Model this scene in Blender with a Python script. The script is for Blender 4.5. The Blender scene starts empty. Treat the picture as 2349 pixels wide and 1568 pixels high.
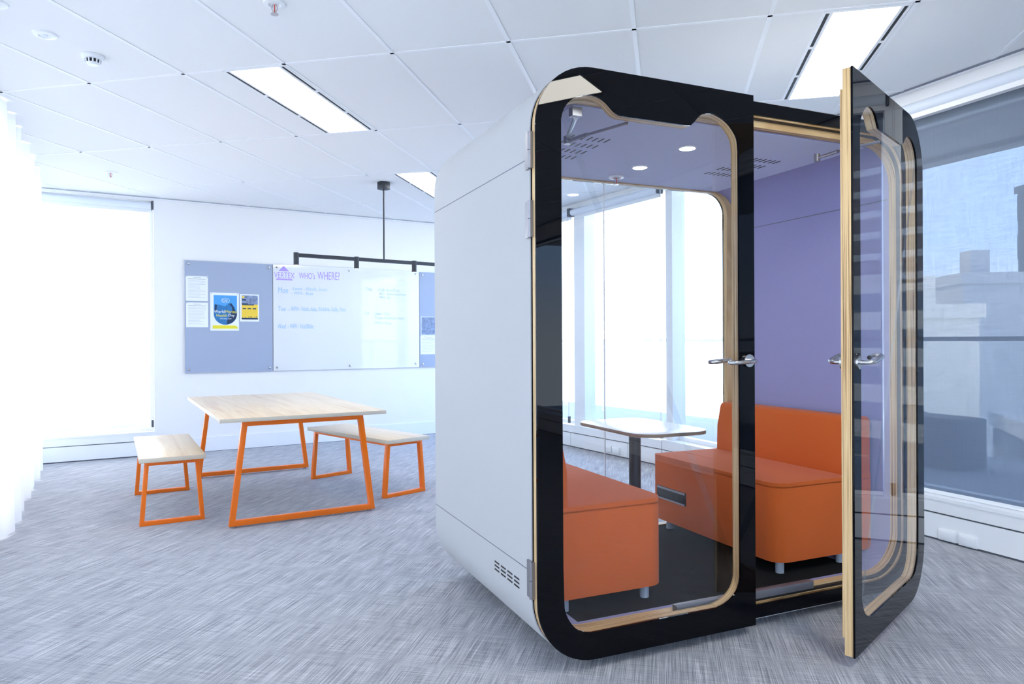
import bpy, bmesh, math, random
from mathutils import Vector, Matrix
from mathutils.geometry import tessellate_polygon
random.seed(7)
C = bpy.context.scene.collection
R = math.radians
H = 2.77            # ceiling height
HC = 1.217          # eye height

# ------------------------------------------------------------ materials
def lin(c):
    return tuple((v/12.92 if v <= .04045 else ((v+.055)/1.055)**2.4) for v in c)
def rgb(r, g, b):
    return lin((r/255, g/255, b/255)) + (1,)
def new_mat(name):
    m = bpy.data.materials.new(name); m.use_nodes = True
    nt = m.node_tree; nt.nodes.clear()
    out = nt.nodes.new('ShaderNodeOutputMaterial')
    return m, nt, out
def mat(name, col, rough=.6, metal=0, spec=.5, noise=0, nscale=60, bump=0, bscale=300, emit=None, estr=0, coat=0, sheen=0, alpha=None):
    m, nt, out = new_mat(name)
    b = nt.nodes.new('ShaderNodeBsdfPrincipled')
    nt.links.new(b.outputs[0], out.inputs[0])
    b.inputs['Base Color'].default_value = col
    b.inputs['Roughness'].default_value = rough
    b.inputs['Metallic'].default_value = metal
    b.inputs['Specular IOR Level'].default_value = spec
    b.inputs['Coat Weight'].default_value = coat
    b.inputs['Coat Roughness'].default_value = .05
    b.inputs['Sheen Weight'].default_value = sheen
    if emit:
        b.inputs['Emission Color'].default_value = emit
        b.inputs['Emission Strength'].default_value = estr
    tc = nt.nodes.new('ShaderNodeTexCoord')
    n = nt.nodes.new('ShaderNodeTexNoise'); n.inputs['Scale'].default_value = nscale
    n.inputs['Detail'].default_value = 4
    nt.links.new(tc.outputs['Object'], n.inputs['Vector'])
    mx = nt.nodes.new('ShaderNodeMix'); mx.data_type = 'RGBA'
    d = tuple(max(0, v*(1-noise)) for v in col[:3])+(1,)
    l = tuple(min(1, v*(1+noise)) for v in col[:3])+(1,)
    mx.inputs['A'].default_value = d; mx.inputs['B'].default_value = l
    nt.links.new(n.outputs['Fac'], mx.inputs['Factor'])
    nt.links.new(mx.outputs['Result'], b.inputs['Base Color'])
    if bump:
        n2 = nt.nodes.new('ShaderNodeTexNoise'); n2.inputs['Scale'].default_value = bscale
        nt.links.new(tc.outputs['Object'], n2.inputs['Vector'])
        bp = nt.nodes.new('ShaderNodeBump'); bp.inputs['Strength'].default_value = bump
        bp.inputs['Distance'].default_value = .002
        nt.links.new(n2.outputs['Fac'], bp.inputs['Height'])
        nt.links.new(bp.outputs[0], b.inputs['Normal'])
    return m
def stripes(name, cols, scale=(1, 1, 1), nscale=5, rough=.45, coat=0, span=.18):
    """wood grain / veneer lines: noise stretched by `scale`, mapped through a ramp"""
    m, nt, out = new_mat(name)
    b = nt.nodes.new('ShaderNodeBsdfPrincipled'); nt.links.new(b.outputs[0], out.inputs[0])
    b.inputs['Roughness'].default_value = rough; b.inputs['Coat Weight'].default_value = coat
    tc = nt.nodes.new('ShaderNodeTexCoord'); mp = nt.nodes.new('ShaderNodeMapping')
    mp.inputs['Scale'].default_value = scale
    nt.links.new(tc.outputs['Object'], mp.inputs['Vector'])
    n = nt.nodes.new('ShaderNodeTexNoise'); n.inputs['Scale'].default_value = nscale
    n.inputs['Detail'].default_value = 3; n.inputs['Roughness'].default_value = .6
    nt.links.new(mp.outputs[0], n.inputs['Vector'])
    r = nt.nodes.new('ShaderNodeValToRGB'); e = r.color_ramp.elements
    e[0].position = .5-span; e[0].color = cols[0]; e[1].position = .5+span; e[1].color = cols[-1]
    for i, c in enumerate(cols[1:-1]):
        x = e.new(.5-span+2*span*(i+1)/(len(cols)-1)); x.color = c
    nt.links.new(n.outputs['Fac'], r.inputs[0]); nt.links.new(r.outputs[0], b.inputs['Base Color'])
    return m
def glass(name, tint=(.97, .98, .98, 1), ior=1.5, rough=0.0, gain=1.0):
    m, nt, out = new_mat(name)
    t = nt.nodes.new('ShaderNodeBsdfTransparent'); t.inputs[0].default_value = tint
    g = nt.nodes.new('ShaderNodeBsdfGlossy'); g.inputs['Roughness'].default_value = rough
    g.inputs[0].default_value = (.92, .96, 1, 1)
    geo = nt.nodes.new('ShaderNodeNewGeometry')
    io = nt.nodes.new('ShaderNodeMix'); io.data_type = 'FLOAT'
    io.inputs['A'].default_value = ior; io.inputs['B'].default_value = 1/ior
    nt.links.new(geo.outputs['Backfacing'], io.inputs['Factor'])
    f = nt.nodes.new('ShaderNodeFresnel'); nt.links.new(io.outputs['Result'], f.inputs['IOR'])
    mu = nt.nodes.new('ShaderNodeMath'); mu.operation = 'MULTIPLY'; mu.use_clamp = True
    mu.inputs[1].default_value = gain; nt.links.new(f.outputs[0], mu.inputs[0])
    mix = nt.nodes.new('ShaderNodeMixShader'); nt.links.new(mu.outputs[0], mix.inputs[0])
    nt.links.new(t.outputs[0], mix.inputs[1]); nt.links.new(g.outputs[0], mix.inputs[2])
    nt.links.new(mix.outputs[0], out.inputs[0])
    return m
def emission(name, col, s):
    m, nt, out = new_mat(name)
    e = nt.nodes.new('ShaderNodeEmission'); e.inputs[0].default_value = col; e.inputs[1].default_value = s
    nt.links.new(e.outputs[0], out.inputs[0]); return m
def fabric_screen(name, col, trans, translucent, tcol=(1, 1, 1, 1), weave=0):
    """open weave cloth: part see-through, part diffuse, part translucent"""
    m, nt, out = new_mat(name)
    d = nt.nodes.new('ShaderNodeBsdfDiffuse'); d.inputs[0].default_value = col
    t = nt.nodes.new('ShaderNodeBsdfTransparent'); t.inputs[0].default_value = tcol
    l = nt.nodes.new('ShaderNodeBsdfTranslucent'); l.inputs[0].default_value = col
    m1 = nt.nodes.new('ShaderNodeMixShader'); m1.inputs[0].default_value = translucent
    nt.links.new(d.outputs[0], m1.inputs[1]); nt.links.new(l.outputs[0], m1.inputs[2])
    m2 = nt.nodes.new('ShaderNodeMixShader'); m2.inputs[0].default_value = trans
    nt.links.new(m1.outputs[0], m2.inputs[1]); nt.links.new(t.outputs[0], m2.inputs[2])
    if weave:
        tc = nt.nodes.new('ShaderNodeTexCoord'); prev = None
        for sc in ((260, 260, 9), (9, 9, 260)):
            mp = nt.nodes.new('ShaderNodeMapping'); mp.inputs['Scale'].default_value = sc
            nt.links.new(tc.outputs['Object'], mp.inputs['Vector'])
            n = nt.nodes.new('ShaderNodeTexNoise'); n.inputs['Scale'].default_value = 1; n.inputs['Detail'].default_value = 2
            nt.links.new(mp.outputs[0], n.inputs['Vector'])
            if prev:
                a = nt.nodes.new('ShaderNodeMath'); a.operation = 'ADD'
                nt.links.new(prev.outputs['Fac'], a.inputs[0]); nt.links.new(n.outputs['Fac'], a.inputs[1])
            prev = n
        mr = nt.nodes.new('ShaderNodeMapRange'); mr.inputs['From Min'].default_value = .6; mr.inputs['From Max'].default_value = 1.4
        mr.inputs['To Min'].default_value = trans-weave; mr.inputs['To Max'].default_value = trans+weave
        nt.links.new(a.outputs[0], mr.inputs['Value']); nt.links.new(mr.outputs[0], m2.inputs[0])
    nt.links.new(m2.outputs[0], out.inputs[0])
    return m
def carpet_mat():
    m, nt, out = new_mat('carpet_weave')
    b = nt.nodes.new('ShaderNodeBsdfPrincipled'); nt.links.new(b.outputs[0], out.inputs[0])
    b.inputs['Roughness'].default_value = .95; b.inputs['Specular IOR Level'].default_value = .1
    b.inputs['Sheen Weight'].default_value = .15
    tc = nt.nodes.new('ShaderNodeTexCoord')
    L = nt.links.new
    def streak(rot, sc, seed, det=3):
        mp = nt.nodes.new('ShaderNodeMapping'); mp.inputs['Rotation'].default_value = (0, 0, rot)
        L(tc.outputs['Object'], mp.inputs['Vector'])
        m2 = nt.nodes.new('ShaderNodeMapping'); m2.inputs['Scale'].default_value = sc; m2.inputs['Location'].default_value = (seed, seed*2, 0)
        L(mp.outputs[0], m2.inputs['Vector'])
        n = nt.nodes.new('ShaderNodeTexNoise'); n.inputs['Scale'].default_value = 1; n.inputs['Detail'].default_value = det
        n.inputs['Roughness'].default_value = .65
        L(m2.outputs[0], n.inputs['Vector']); return n
    a = streak(R(12.5), (310, 3.2, 1), 0, 2); c = streak(R(12.5), (5, 260, 1), 3, 2)
    fine = streak(0, (520, 520, 1), 9, 1)
    big = streak(R(12.5), (22, 5, 1), 5, 2)
    def mixv(f, p, q):
        x = nt.nodes.new('ShaderNodeMix'); x.data_type = 'FLOAT'; x.inputs['Factor'].default_value = f
        L(p, x.inputs['A']); L(q, x.inputs['B']); return x.outputs['Result']
    v = mixv(.34, a.outputs['Fac'], c.outputs['Fac'])
    v = mixv(.26, v, fine.outputs['Fac']); v = mixv(.12, v, big.outputs['Fac'])
    class ad: outputs = {'Result': v}
    r = nt.nodes.new('ShaderNodeValToRGB'); e = r.color_ramp.elements
    e[0].position = .385; e[0].color = CARPET[0]; e[1].position = .625; e[1].color = CARPET[2]
    x = e.new(.50); x.color = CARPET[1]
    L(ad.outputs['Result'], r.inputs[0]); L(r.outputs[0], b.inputs['Base Color'])
    bp = nt.nodes.new('ShaderNodeBump'); bp.inputs['Strength'].default_value = .35; bp.inputs['Distance'].default_value = .004
    L(ad.outputs['Result'], bp.inputs['Height']); L(bp.outputs[0], b.inputs['Normal'])
    return m
CARPET = [(.13, .135, .155, 1), (.335, .345, .375, 1), (.66, .665, .69, 1)]
M = {}
M['carpet'] = carpet_mat()
M['wall'] = mat('white_paint', (.86, .855, .85, 1), .75, noise=.015, nscale=3)
M['rear_wall'] = mat('grey_paint', (.16, .17, .19, 1), .8, noise=.03, nscale=3)
M['tile'] = mat('ceiling_tile', (.84, .845, .85, 1), .95, noise=.02, nscale=120)
M['tbar'] = mat('ceiling_bar_white', (.88, .89, .91, 1), .5)
M['white_metal'] = mat('white_powder_coat', (.86, .88, .90, 1), .35)
M['seam_dark'] = mat('shadow_gap', (.10, .11, .13, 1), .8)
M['seam_line'] = mat('seam_grey', (.20, .21, .26, 1), .9)
M['seam_soft'] = mat('soft_shadow_line', (.42, .44, .48, 1), .9)
M['slot'] = mat('slot_black', (.01, .011, .013, 1), .6)
M['panel_light'] = emission('light_diffuser', (1, .985, .95, 1), 13.0)
M['panel_strong'] = emission('strong_light_diffuser', (1, .975, .90, 1), 30.0)
M['spot'] = emission('spot_lens', (1, .9, .78, 1), 1.1)
M['pod_light'] = emission('downlight_lens', (1, .93, .84, 1), 60)
M['felt'] = mat('pale_grey_felt', (.50, .515, .53, 1), .95, noise=.08, nscale=260, bump=.15, bscale=500, sheen=.15, spec=.1)
M['purple_lit'] = mat('lit_lavender_felt', (.64, .71, .90, 1), .95, noise=.06, nscale=240, bump=.1, bscale=500, spec=.1)  # lining felt paled: light and glass veil painted into its colour
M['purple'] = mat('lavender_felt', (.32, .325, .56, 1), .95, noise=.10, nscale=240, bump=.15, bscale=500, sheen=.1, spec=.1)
M['black_glass'] = mat('black_glass', (.0006, .001, .0025, 1), .015, spec=.2)
M['leaf_glass'] = glass('clear_glass', (.93, .945, .95, 1), 1.5, gain=1.15)
M['win_glass'] = glass('window_glass', (.95, .97, .97, 1), 1.45, gain=1.0)
M['ply'] = stripes('plywood_edge', [rgb(112, 80, 46), rgb(196, 160, 108), rgb(226, 198, 150), rgb(206, 172, 122), rgb(228, 200, 152)], (1.2, 330, 1.2), 1, .5, span=.12)
M['black'] = mat('black_rubber', (.008, .008, .009, 1), .5)
M['podcarpet'] = mat('charcoal_carpet', (.016, .016, .017, 1), .95, noise=.7, nscale=350, spec=.1)
M['orange_fabric'] = mat('orange_wool', (.60, .122, .024, 1), .92, noise=.14, nscale=420, bump=.12, bscale=700, sheen=.12, spec=.15)
M['steel'] = mat('brushed_steel', (.55, .56, .58, 1), .22, metal=1)
M['alu'] = mat('grey_aluminium', (.22, .23, .26, 1), .4, metal=.6)
M['hinge'] = mat('satin_steel', (.36, .36, .39, 1), .35, metal=.9)
M['feet'] = mat('pale_plastic_foot', (.42, .47, .54, 1), .5)
M['table_white'] = mat('white_laminate', (.86, .87, .88, 1), .25)
M['table_edge'] = mat('ply_edge_brown', (.26, .18, .12, 1), .5)
M['post_black'] = mat('black_powder_coat', (.022, .028, .04, 1), .45)
M['oak'] = stripes('light_oak_laminate', [rgb(214, 188, 154), rgb(224, 201, 168), rgb(232, 212, 182), rgb(220, 196, 162)], (24, 1.1, 20), 1, .28)
M['oak_edge'] = mat('laminate_edge', rgb(214, 207, 190), .4, noise=.04)
M['orange'] = mat('orange_gloss_paint', (1.0, .20, .008, 1), .22, spec=.5)
M['pin_grey'] = mat('grey_blue_pinboard', (.37, .43, .56, 1), .8, noise=.03, nscale=200)
M['white_glass'] = mat('white_back_painted_glass', (.78, .80, .81, 1), .04, spec=.5)
M['paper'] = mat('paper', (.84, .87, .91, 1), .6)
M['ink_grey'] = mat('printed_grey', (.42, .45, .52, 1), .7)
M['purple_ink'] = mat('purple_marker', rgb(176, 150, 226), .6)
M['cyan_ink'] = mat('pale_blue_marker', rgb(160, 200, 236), .6)
M['faint_ink'] = mat('faint_blue_marker', rgb(196, 218, 238), .6)
M['p_blue'] = mat('poster_blue', rgb(76, 160, 226), .5)
M['p_mid'] = mat('poster_mid_blue', rgb(42, 118, 176), .5, noise=.45, nscale=22)
M['p_dark'] = mat('poster_dark_blue', rgb(22, 52, 88), .5)
M['p_yellow'] = mat('poster_yellow', rgb(236, 222, 52), .5)
M['p_gold'] = mat('poster_gold', rgb(242, 206, 70), .5)
M['p_photo'] = mat('poster_photo', (.22, .28, .42, 1), .5, noise=.95, nscale=30)
M['p_white'] = mat('poster_white_ink', (.9, .93, .96, 1), .5)
M['screen'] = fabric_screen('blind_mesh', (.15, .175, .215, 1), .115, .25, weave=.035)
M['blind_white'] = mat('white_blind_fabric', (.74, .79, .86, 1), .7)
M['sheer'] = fabric_screen('sheer_voile', (.76, .77, .80, 1), .06, .33)
M['deck'] = mat('terrace_paving', (.22, .27, .33, 1), .8, noise=.1, nscale=8)
M['planter'] = mat('dark_planter', (.03, .06, .10, 1), .7)
M['conc'] = mat('pale_concrete', (.55, .58, .62, 1), .85, noise=.05, nscale=.3)
M['soffit'] = mat('soffit_grey', (.20, .21, .24, 1), .85)
M['bld_white'] = mat('building_white', (.80, .82, .84, 1), .8, noise=.04, nscale=.2)
M['bld_cream'] = mat('building_cream', (.88, .87, .80, 1), .8, noise=.03, nscale=.2)
M['bld_brown'] = mat('building_brown', (.20, .14, .115, 1), .8, noise=.2, nscale=.2)
M['bld_glass'] = mat('building_window', (.05, .09, .15, 1), .2)
M['bld_dark'] = mat('building_slate', (.08, .13, .19, 1), .6)
M['bld_washed'] = mat('washed_out_window', (.42, .46, .50, 1), .5)  # window colour lightened to imitate overexposed daylight
M['rail'] = mat('rail_blue_grey', (.05, .09, .15, 1), .4)
M['red'] = mat('sign_red', (.75, .04, .05, 1), .5)
M['chain'] = mat('white_bead_chain', (.75, .76, .78, 1), .4)
M['brass'] = mat('sprinkler_metal', (.55, .52, .55, 1), .3, metal=.8)
M['red_bulb'] = mat('sprinkler_bulb', (.7, .12, .08, 1), .3)

# ------------------------------------------------------------ mesh helpers
class MB:
    def __init__(s): s.v = []; s.f = []; s.m = []
    def add(s, verts, faces, mi=0):
        o = len(s.v); s.v += [tuple(v) for v in verts]
        s.f += [[i+o for i in f] for f in faces]; s.m += [mi]*len(faces); return s
    def box(s, x0, x1, y0, y1, z0, z1, mi=0):
        v = [(x, y, z) for z in (z0, z1) for y in (y0, y1) for x in (x0, x1)]
        return s.add(v, [(0, 2, 3, 1), (4, 5, 7, 6), (0, 1, 5, 4), (2, 6, 7, 3), (0, 4, 6, 2), (1, 3, 7, 5)], mi)
    def plate(s, outer, holes, a0, a1, axis='y', mi=0, side=None, caps=True):
        """polygon with holes in XZ (axis y) / XY (axis z) / YZ (axis x), extruded a0..a1"""
        side = mi if side is None else side
        def P(p, a):
            return {'y': (p[0], a, p[1]), 'z': (p[0], p[1], a), 'x': (a, p[0], p[1])}[axis]
        loops = [outer]+list(holes)
        if caps:
            tris = tessellate_polygon([[Vector((p[0], p[1], 0)) for p in l] for l in loops])
            flat = [p for l in loops for p in l]
            s.add([P(p, a0) for p in flat], [t for t in tris], mi)
            s.add([P(p, a1) for p in flat], [tuple(reversed(t)) for t in tris], mi)
        for l in loops:
            n = len(l); v = [P(p, a0) for p in l]+[P(p, a1) for p in l]
            s.add(v, [(i, (i+1) % n, n+(i+1) % n, n+i) for i in range(n)], side)
        return s
    def prism(s, quad, dz, mi=0): return s
    def tube(s, pts, r, n=12, mi=0, cap=True, closed=False):
        pts = [Vector(p) for p in pts]; rings = []
        up = None
        for i, p in enumerate(pts):
            a = pts[i-1] if (i > 0 or closed) else p
            b = pts[(i+1) % len(pts)] if (i < len(pts)-1 or closed) else p
            t = (b-a).normalized()
            if up is None:
                up = Vector((0, 0, 1)) if abs(t.z) < .9 else Vector((1, 0, 0))
            x = t.cross(up)
            if x.length < 1e-4: x = t.cross(Vector((0, 1, 0)))
            x.normalize(); y = x.cross(t).normalized(); up = y
            rr = r[i] if isinstance(r, (list, tuple)) else r
            rings.append([p+x*math.cos(2*math.pi*k/n)*rr+y*math.sin(2*math.pi*k/n)*rr for k in range(n)])
        v = [q for rg in rings for q in rg]; f = []
        m = len(rings)
        for i in range(m if closed else m-1):
            for k in range(n):
                a = i*n+k; b = i*n+(k+1) % n; c = ((i+1) % m)*n+(k+1) % n; d = ((i+1) % m)*n+k
                f.append((a, b, c, d))
        if cap and not closed:
            f.append(tuple(reversed(range(n)))); f.append(tuple(range((m-1)*n, m*n)))
        return s.add(v, f, mi)
    def cyl(s, c, r, z0, z1, n=24, axis='z', mi=0, r2=None):
        r2 = r if r2 is None else r2
        if axis == 'z': pts = [(c[0], c[1], z0), (c[0], c[1], z1)]
        elif axis == 'y': pts = [(c[0], z0, c[1]), (c[0], z1, c[1])]
        else: pts = [(z0, c[0], c[1]), (z1, c[0], c[1])]
        return s.tube(pts, [r, r2], n, mi)
    def lathe(s, prof, c=(0, 0), n=24, mi=0):
        v = []; f = []
        for r, z in prof:
            for k in range(n):
                a = 2*math.pi*k/n; v.append((c[0]+r*math.cos(a), c[1]+r*math.sin(a), z))
        for i in range(len(prof)-1):
            for k in range(n):
                f.append((i*n+k, i*n+(k+1) % n, (i+1)*n+(k+1) % n, (i+1)*n+k))
        return s.add(v, f, mi)
    def shift(s, d):
        s.v = [(x-d[0], y-d[1], z-d[2]) for x, y, z in s.v]; return s
    def mesh(s, name, mats, smooth=True, bevel=0, seg=2, angle=35):
        me = bpy.data.meshes.new(name); me.from_pydata(s.v, [], s.f)
        for m in (mats if isinstance(mats, (list, tuple)) else [mats]): me.materials.append(m)
        me.polygons.foreach_set('material_index', s.m)
        bm = bmesh.new(); bm.from_mesh(me)
        bmesh.ops.remove_doubles(bm, verts=bm.verts, dist=1e-5)
        bmesh.ops.recalc_face_normals(bm, faces=bm.faces)
        if bevel:
            es = [e for e in bm.edges if len(e.link_faces) == 2 and e.calc_face_angle(0) > R(angle)]
            bmesh.ops.bevel(bm, geom=es, offset=bevel, segments=seg, profile=.5, affect='EDGES', clamp_overlap=True)
        if smooth:
            for f in bm.faces: f.smooth = True
            for e in bm.edges:
                if len(e.link_faces) != 2 or e.calc_face_angle(0) > R(32): e.smooth = False
        bm.to_mesh(me); bm.free(); return me

class Frame:
    def __init__(s, x, y, rotdeg):
        s.o = Vector((x, y, 0)); s.r = R(rotdeg); s.M = Matrix.Rotation(s.r, 3, 'Z')
    def w(s, p): return s.o+s.M @ Vector(p)
WORLD = Frame(0, 0, 0)
def setp(o, label=None, cat=None, group=None, kind=None):
    if label: o['label'] = label
    if cat: o['category'] = cat
    if group: o['group'] = group
    if kind: o['kind'] = kind
    return o
class Thing:
    def __init__(s, name, label, cat, fr=WORLD, base=(0, 0, 0), group=None, kind=None):
        s.fr = fr; s.base = Vector(base)
        s.o = bpy.data.objects.new(name, None); C.objects.link(s.o)
        s.o.empty_display_size = .1
        s.o.location = fr.w(base); s.o.rotation_euler = (0, 0, fr.r)
        setp(s.o, label, cat, group, kind)
    def part(s, name, mb, mats, parent=None, label=None, kind=None, **k):
        mb.shift(s.base); o = bpy.data.objects.new(name, mb.mesh(name, mats, **k)); C.objects.link(o)
        o.parent = parent or s.o
        if label: o['label'] = label
        if kind: o['kind'] = kind
        return o
def single(name, mb, mats, label, cat, fr=WORLD, base=(0, 0, 0), group=None, kind=None, **k):
    mb.shift(base); o = bpy.data.objects.new(name, mb.mesh(name, mats, **k)); C.objects.link(o)
    o.location = fr.w(base); o.rotation_euler = (0, 0, fr.r)
    return setp(o, label, cat, group, kind)
def struct(name, mb, mats, fr=WORLD, **k):
    o = bpy.data.objects.new(name, mb.mesh(name, mats, **k)); C.objects.link(o)
    o.location = fr.w((0, 0, 0)); o.rotation_euler = (0, 0, fr.r); o['kind'] = 'structure'; return o
def copy_tree(o, parent=None):
    c = o.copy(); C.objects.link(c)
    if parent: c.parent = parent
    for ch in [x for x in bpy.data.objects if x.parent == o]: copy_tree(ch, c)
    return c
def rrect(x0, x1, z0, z1, r, n=8, corners=(1, 1, 1, 1)):
    """rounded rectangle, corners = BL, BR, TR, TL"""
    rs = [r*c for c in corners] if not isinstance(r, (list, tuple)) else list(r)
    pts = []
    for (cx, cz, a0), q in zip(((x0, z0, 180), (x1, z0, 270), (x1, z1, 0), (x0, z1, 90)), rs):
        sx = 1 if cx == x0 else -1; sz = 1 if cz == z0 else -1
        if q <= 0: pts.append((cx, cz)); continue
        for k in range(n+1):
            a = R(a0+90*k/n); pts.append((cx+sx*q+q*math.cos(a), cz+sz*q+q*math.sin(a)))
    return pts
def smooth_closed(pts, k=4):
    n = len(pts); out = []
    for i in range(n):
        p0, p1, p2, p3 = [Vector(pts[(i+j-1) % n]) for j in range(4)]
        if (p2-p1).length > .12: 
            out.append(tuple(p1)); continue
        for t in range(k):
            t /= k
            out.append(tuple(.5*((2*p1)+(-p0+p2)*t+(2*p0-5*p1+4*p2-p3)*t*t+(-p0+3*p1-3*p2+p3)*t**3)))
    return out
def text(body, w, h, x, z, y, mname, T, parent=None, name='lettering', align='L', shear=0):
    """flat lettering in the XZ plane of a wall frame, facing -y, fitted to width w and cap height h"""
    cu = bpy.data.curves.new('t', 'FONT'); cu.body = body; cu.size = 1; cu.shear = shear
    ob = bpy.data.objects.new('t', cu); C.objects.link(ob)
    dg = bpy.context.evaluated_depsgraph_get(); me = bpy.data.meshes.new_from_object(ob.evaluated_get(dg))
    bpy.data.objects.remove(ob)
    xs = [v.co.x for v in me.vertices]; ys = [v.co.y for v in me.vertices]
    x0, x1, y0, y1 = min(xs), max(xs), min(ys), max(ys)
    mb = MB(); mb.add([(x+(v.co.x-x0)/(x1-x0)*w, y, z+(v.co.y-y0)/(y1-y0)*h) for v in me.vertices], [tuple(p.vertices) for p in me.polygons])
    bpy.data.meshes.remove(me)
    return T.part(name, mb, M[mname], parent, smooth=False)

# ------------------------------------------------------------ frames of reference
BACK = Frame(-3.4625, 7.7795, 30.93)          # back wall: x to the right, y outward
W1 = Frame(1.038, 7.4425, -59.07)             # far window wall, x toward the camera
W2 = Frame(2.629, 4.1315, -65.8)              # near window wall on the right
WL = Frame(-4.79, 6.91, -59.07)               # curtained window wall on the left, x toward the camera
POD = Frame(.0872, 2.4857, 23.42)             # meeting booth: x along its front, y into it

# ------------------------------------------------------------ room shell
room = [tuple(WL.w((-.2, -.0, 0)))[:2], tuple(WL.w((13.2, 0, 0)))[:2], tuple(W2.w((8.2, 0, 0)))[:2], tuple(W2.w((-2.883, 0, 0)))[:2], tuple(W1.w((-2.62, 0, 0)))[:2]]
def offset_poly(p, d):
    c = Vector((sum(a for a, _ in p)/len(p), sum(b for _, b in p)/len(p)))
    return [tuple(c+(Vector(q)-c)*(1+d)) for q in p]
big = offset_poly(room, .035)
struct('floor', MB().plate(big, [], -.12, 0, 'z'), M['carpet'], smooth=False)
# ceiling: tiles as one slab, white bars as a second material in the same mesh
GO = Vector((-1.269, 3.904)); es = Vector((.9765, -.2156)); et = Vector((.2156, .9765))
cm = MB().plate(big, [], H, H+.12, 'z')
def clip(a, b, poly):
    ts = []; n = len(poly)
    for i in range(n):
        p = Vector(poly[i]); q = Vector(poly[(i+1) % n]); d = b-a; e = q-p
        den = d.x*e.y-d.y*e.x
        if abs(den) < 1e-9: continue
        t = ((p.x-a.x)*e.y-(p.y-a.y)*e.x)/den; u = ((p.x-a.x)*d.y-(p.y-a.y)*d.x)/den
        if 0 <= u <= 1: ts.append(t)
    return sorted(ts)
def bar(a, b, w):
    ts = clip(a, b, room)
    if len(ts) < 2: return
    p = a+(b-a)*ts[0]; q = a+(b-a)*ts[-1]; n = (q-p).normalized(); n = Vector((-n.y, n.x))*w/2
    v = [(*(p+n), H-.0035), (*(q+n), H-.0035), (*(q-n), H-.0035), (*(p-n), H-.0035), (*(p+n), H+.01), (*(q+n), H+.01), (*(q-n), H+.01), (*(p-n), H+.01)]
    cm.add(v, [(0, 1, 2, 3), (0, 4, 5, 1), (1, 5, 6, 2), (2, 6, 7, 3), (3, 7, 4, 0)], 1)
for i in range(-14, 20):
    o = GO+es*(.643*i+.0); bar(o-et*14, o+et*14, .022)
for j in range(-7, 8):
    o = GO+et*(1.268*j+.012); bar(o-es*14, o+es*14, .018)
struct('ceiling', cm, [M['tile'], M['tbar']], smooth=False)

# back wall with the left-hand window cut out of it
WX0, WX1, WZ0, WZ1 = -1.62, -.455, .255, 2.735
bw = MB()
bw.box(-1.85, WX0, 0, .22, 0, H); bw.box(WX1, 3.75, 0, .22, 0, H); bw.box(WX0, WX1, 0, .22, WZ1, H); bw.box(WX0, WX1, 0, .22, 0, WZ0)
struct('wall_back', bw, M['wall'], BACK, smooth=False)
struct('baseboard_back', MB().box(WX1+.02, 3.69, -.014, -.001, .004, .160).box(WX1+.02, 3.69, -.012, -.001, .0, .006, 1), [M['white_metal'], M['seam_dark']], BACK, smooth=False)
struct('trim_1', MB().box(-1.5, 3.69, -.05, -.001, H-.022, H-.001).box(-1.5, 3.69, -.053, -.05, H-.012, H-.001, 1), [M['tbar'], M['seam_soft']], BACK, smooth=False)

def casing(fr, x0, x1, name, seams=(), zt=.25, yd=-.012):
    m = MB().box(x0, x1, yd, .20, .012, .158).box(x0, x1, yd+.012, .2, .158, .168, 1).box(x0, x1, yd, .20, .168, zt-.02).box(x0, x1, yd-.004, .2, zt-.02, zt)
    m.box(x0, x1, yd+.004, .19, 0, .012, 1)
    for s_ in seams: m.box(s_-.0015, s_+.0015, yd-.0008, yd+.004, .006, .158, 1)
    return struct(name, m, [M['white_metal'], M['seam_dark']], fr, smooth=False)
casing(BACK, WX0-.02, WX1+.02, 'trim_2', (-.60,), .262)
casing(W1, -2.55, .79, 'trim_3', (.29, .90, -.7), .25)
casing(W2, -2.87, 8.1, 'trim_4', (-1.4, 1.5), .26)

def window(name, fr, x0, x1, z0, z1, mull, yg=.13, frame=.035, head=None):
    m = MB()
    m.box(x0, x1, yg-.03, yg+.03, z0, z0+frame); m.box(x0, x1, yg-.03, yg+.03, z1-frame, z1)
    m.box(x0, x0+frame, yg-.03, yg+.03, z0+frame, z1-frame); m.box(x1-frame, x1, yg-.03, yg+.03, z0+frame, z1-frame)
    for a, b in mull: m.box(a, b, yg-.11, yg+.04, z0, z1)
    w = struct(name, m, M['white_metal'], fr, smooth=False)
    g = MB().add([(x0, yg, z0), (x1, yg, z0), (x1, yg, z1), (x0, yg, z1)], [(0, 1, 2, 3)])
    o = bpy.data.objects.new('window_glass', g.mesh('window_glass', M['win_glass'], smooth=False)); C.objects.link(o); o.parent = w
    return w
window('window_1', BACK, WX0, WX1, .262, WZ1, [])
window('window_2', W1, -2.5, .80, .25, 2.72, [(-.665, -.47)])
window('window_5', W2, -2.86, -1.01, .26, 2.72, [(-2.86, -2.76)], yg=.14)
w3 = window('window_3', W2, -1.0, 8.0, .26, 2.60, [(-1.0, -.92), (.41, .505), (2.2, 2.28), (4.0, 4.08), (6, 6.08)], yg=.14)
window('window_4', WL, 0.1, 13.0, .05, 2.70, [(2.2, 2.28), (4.6, 4.68), (7, 7.08), (9.4, 9.48)], yg=-.15)
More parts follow.
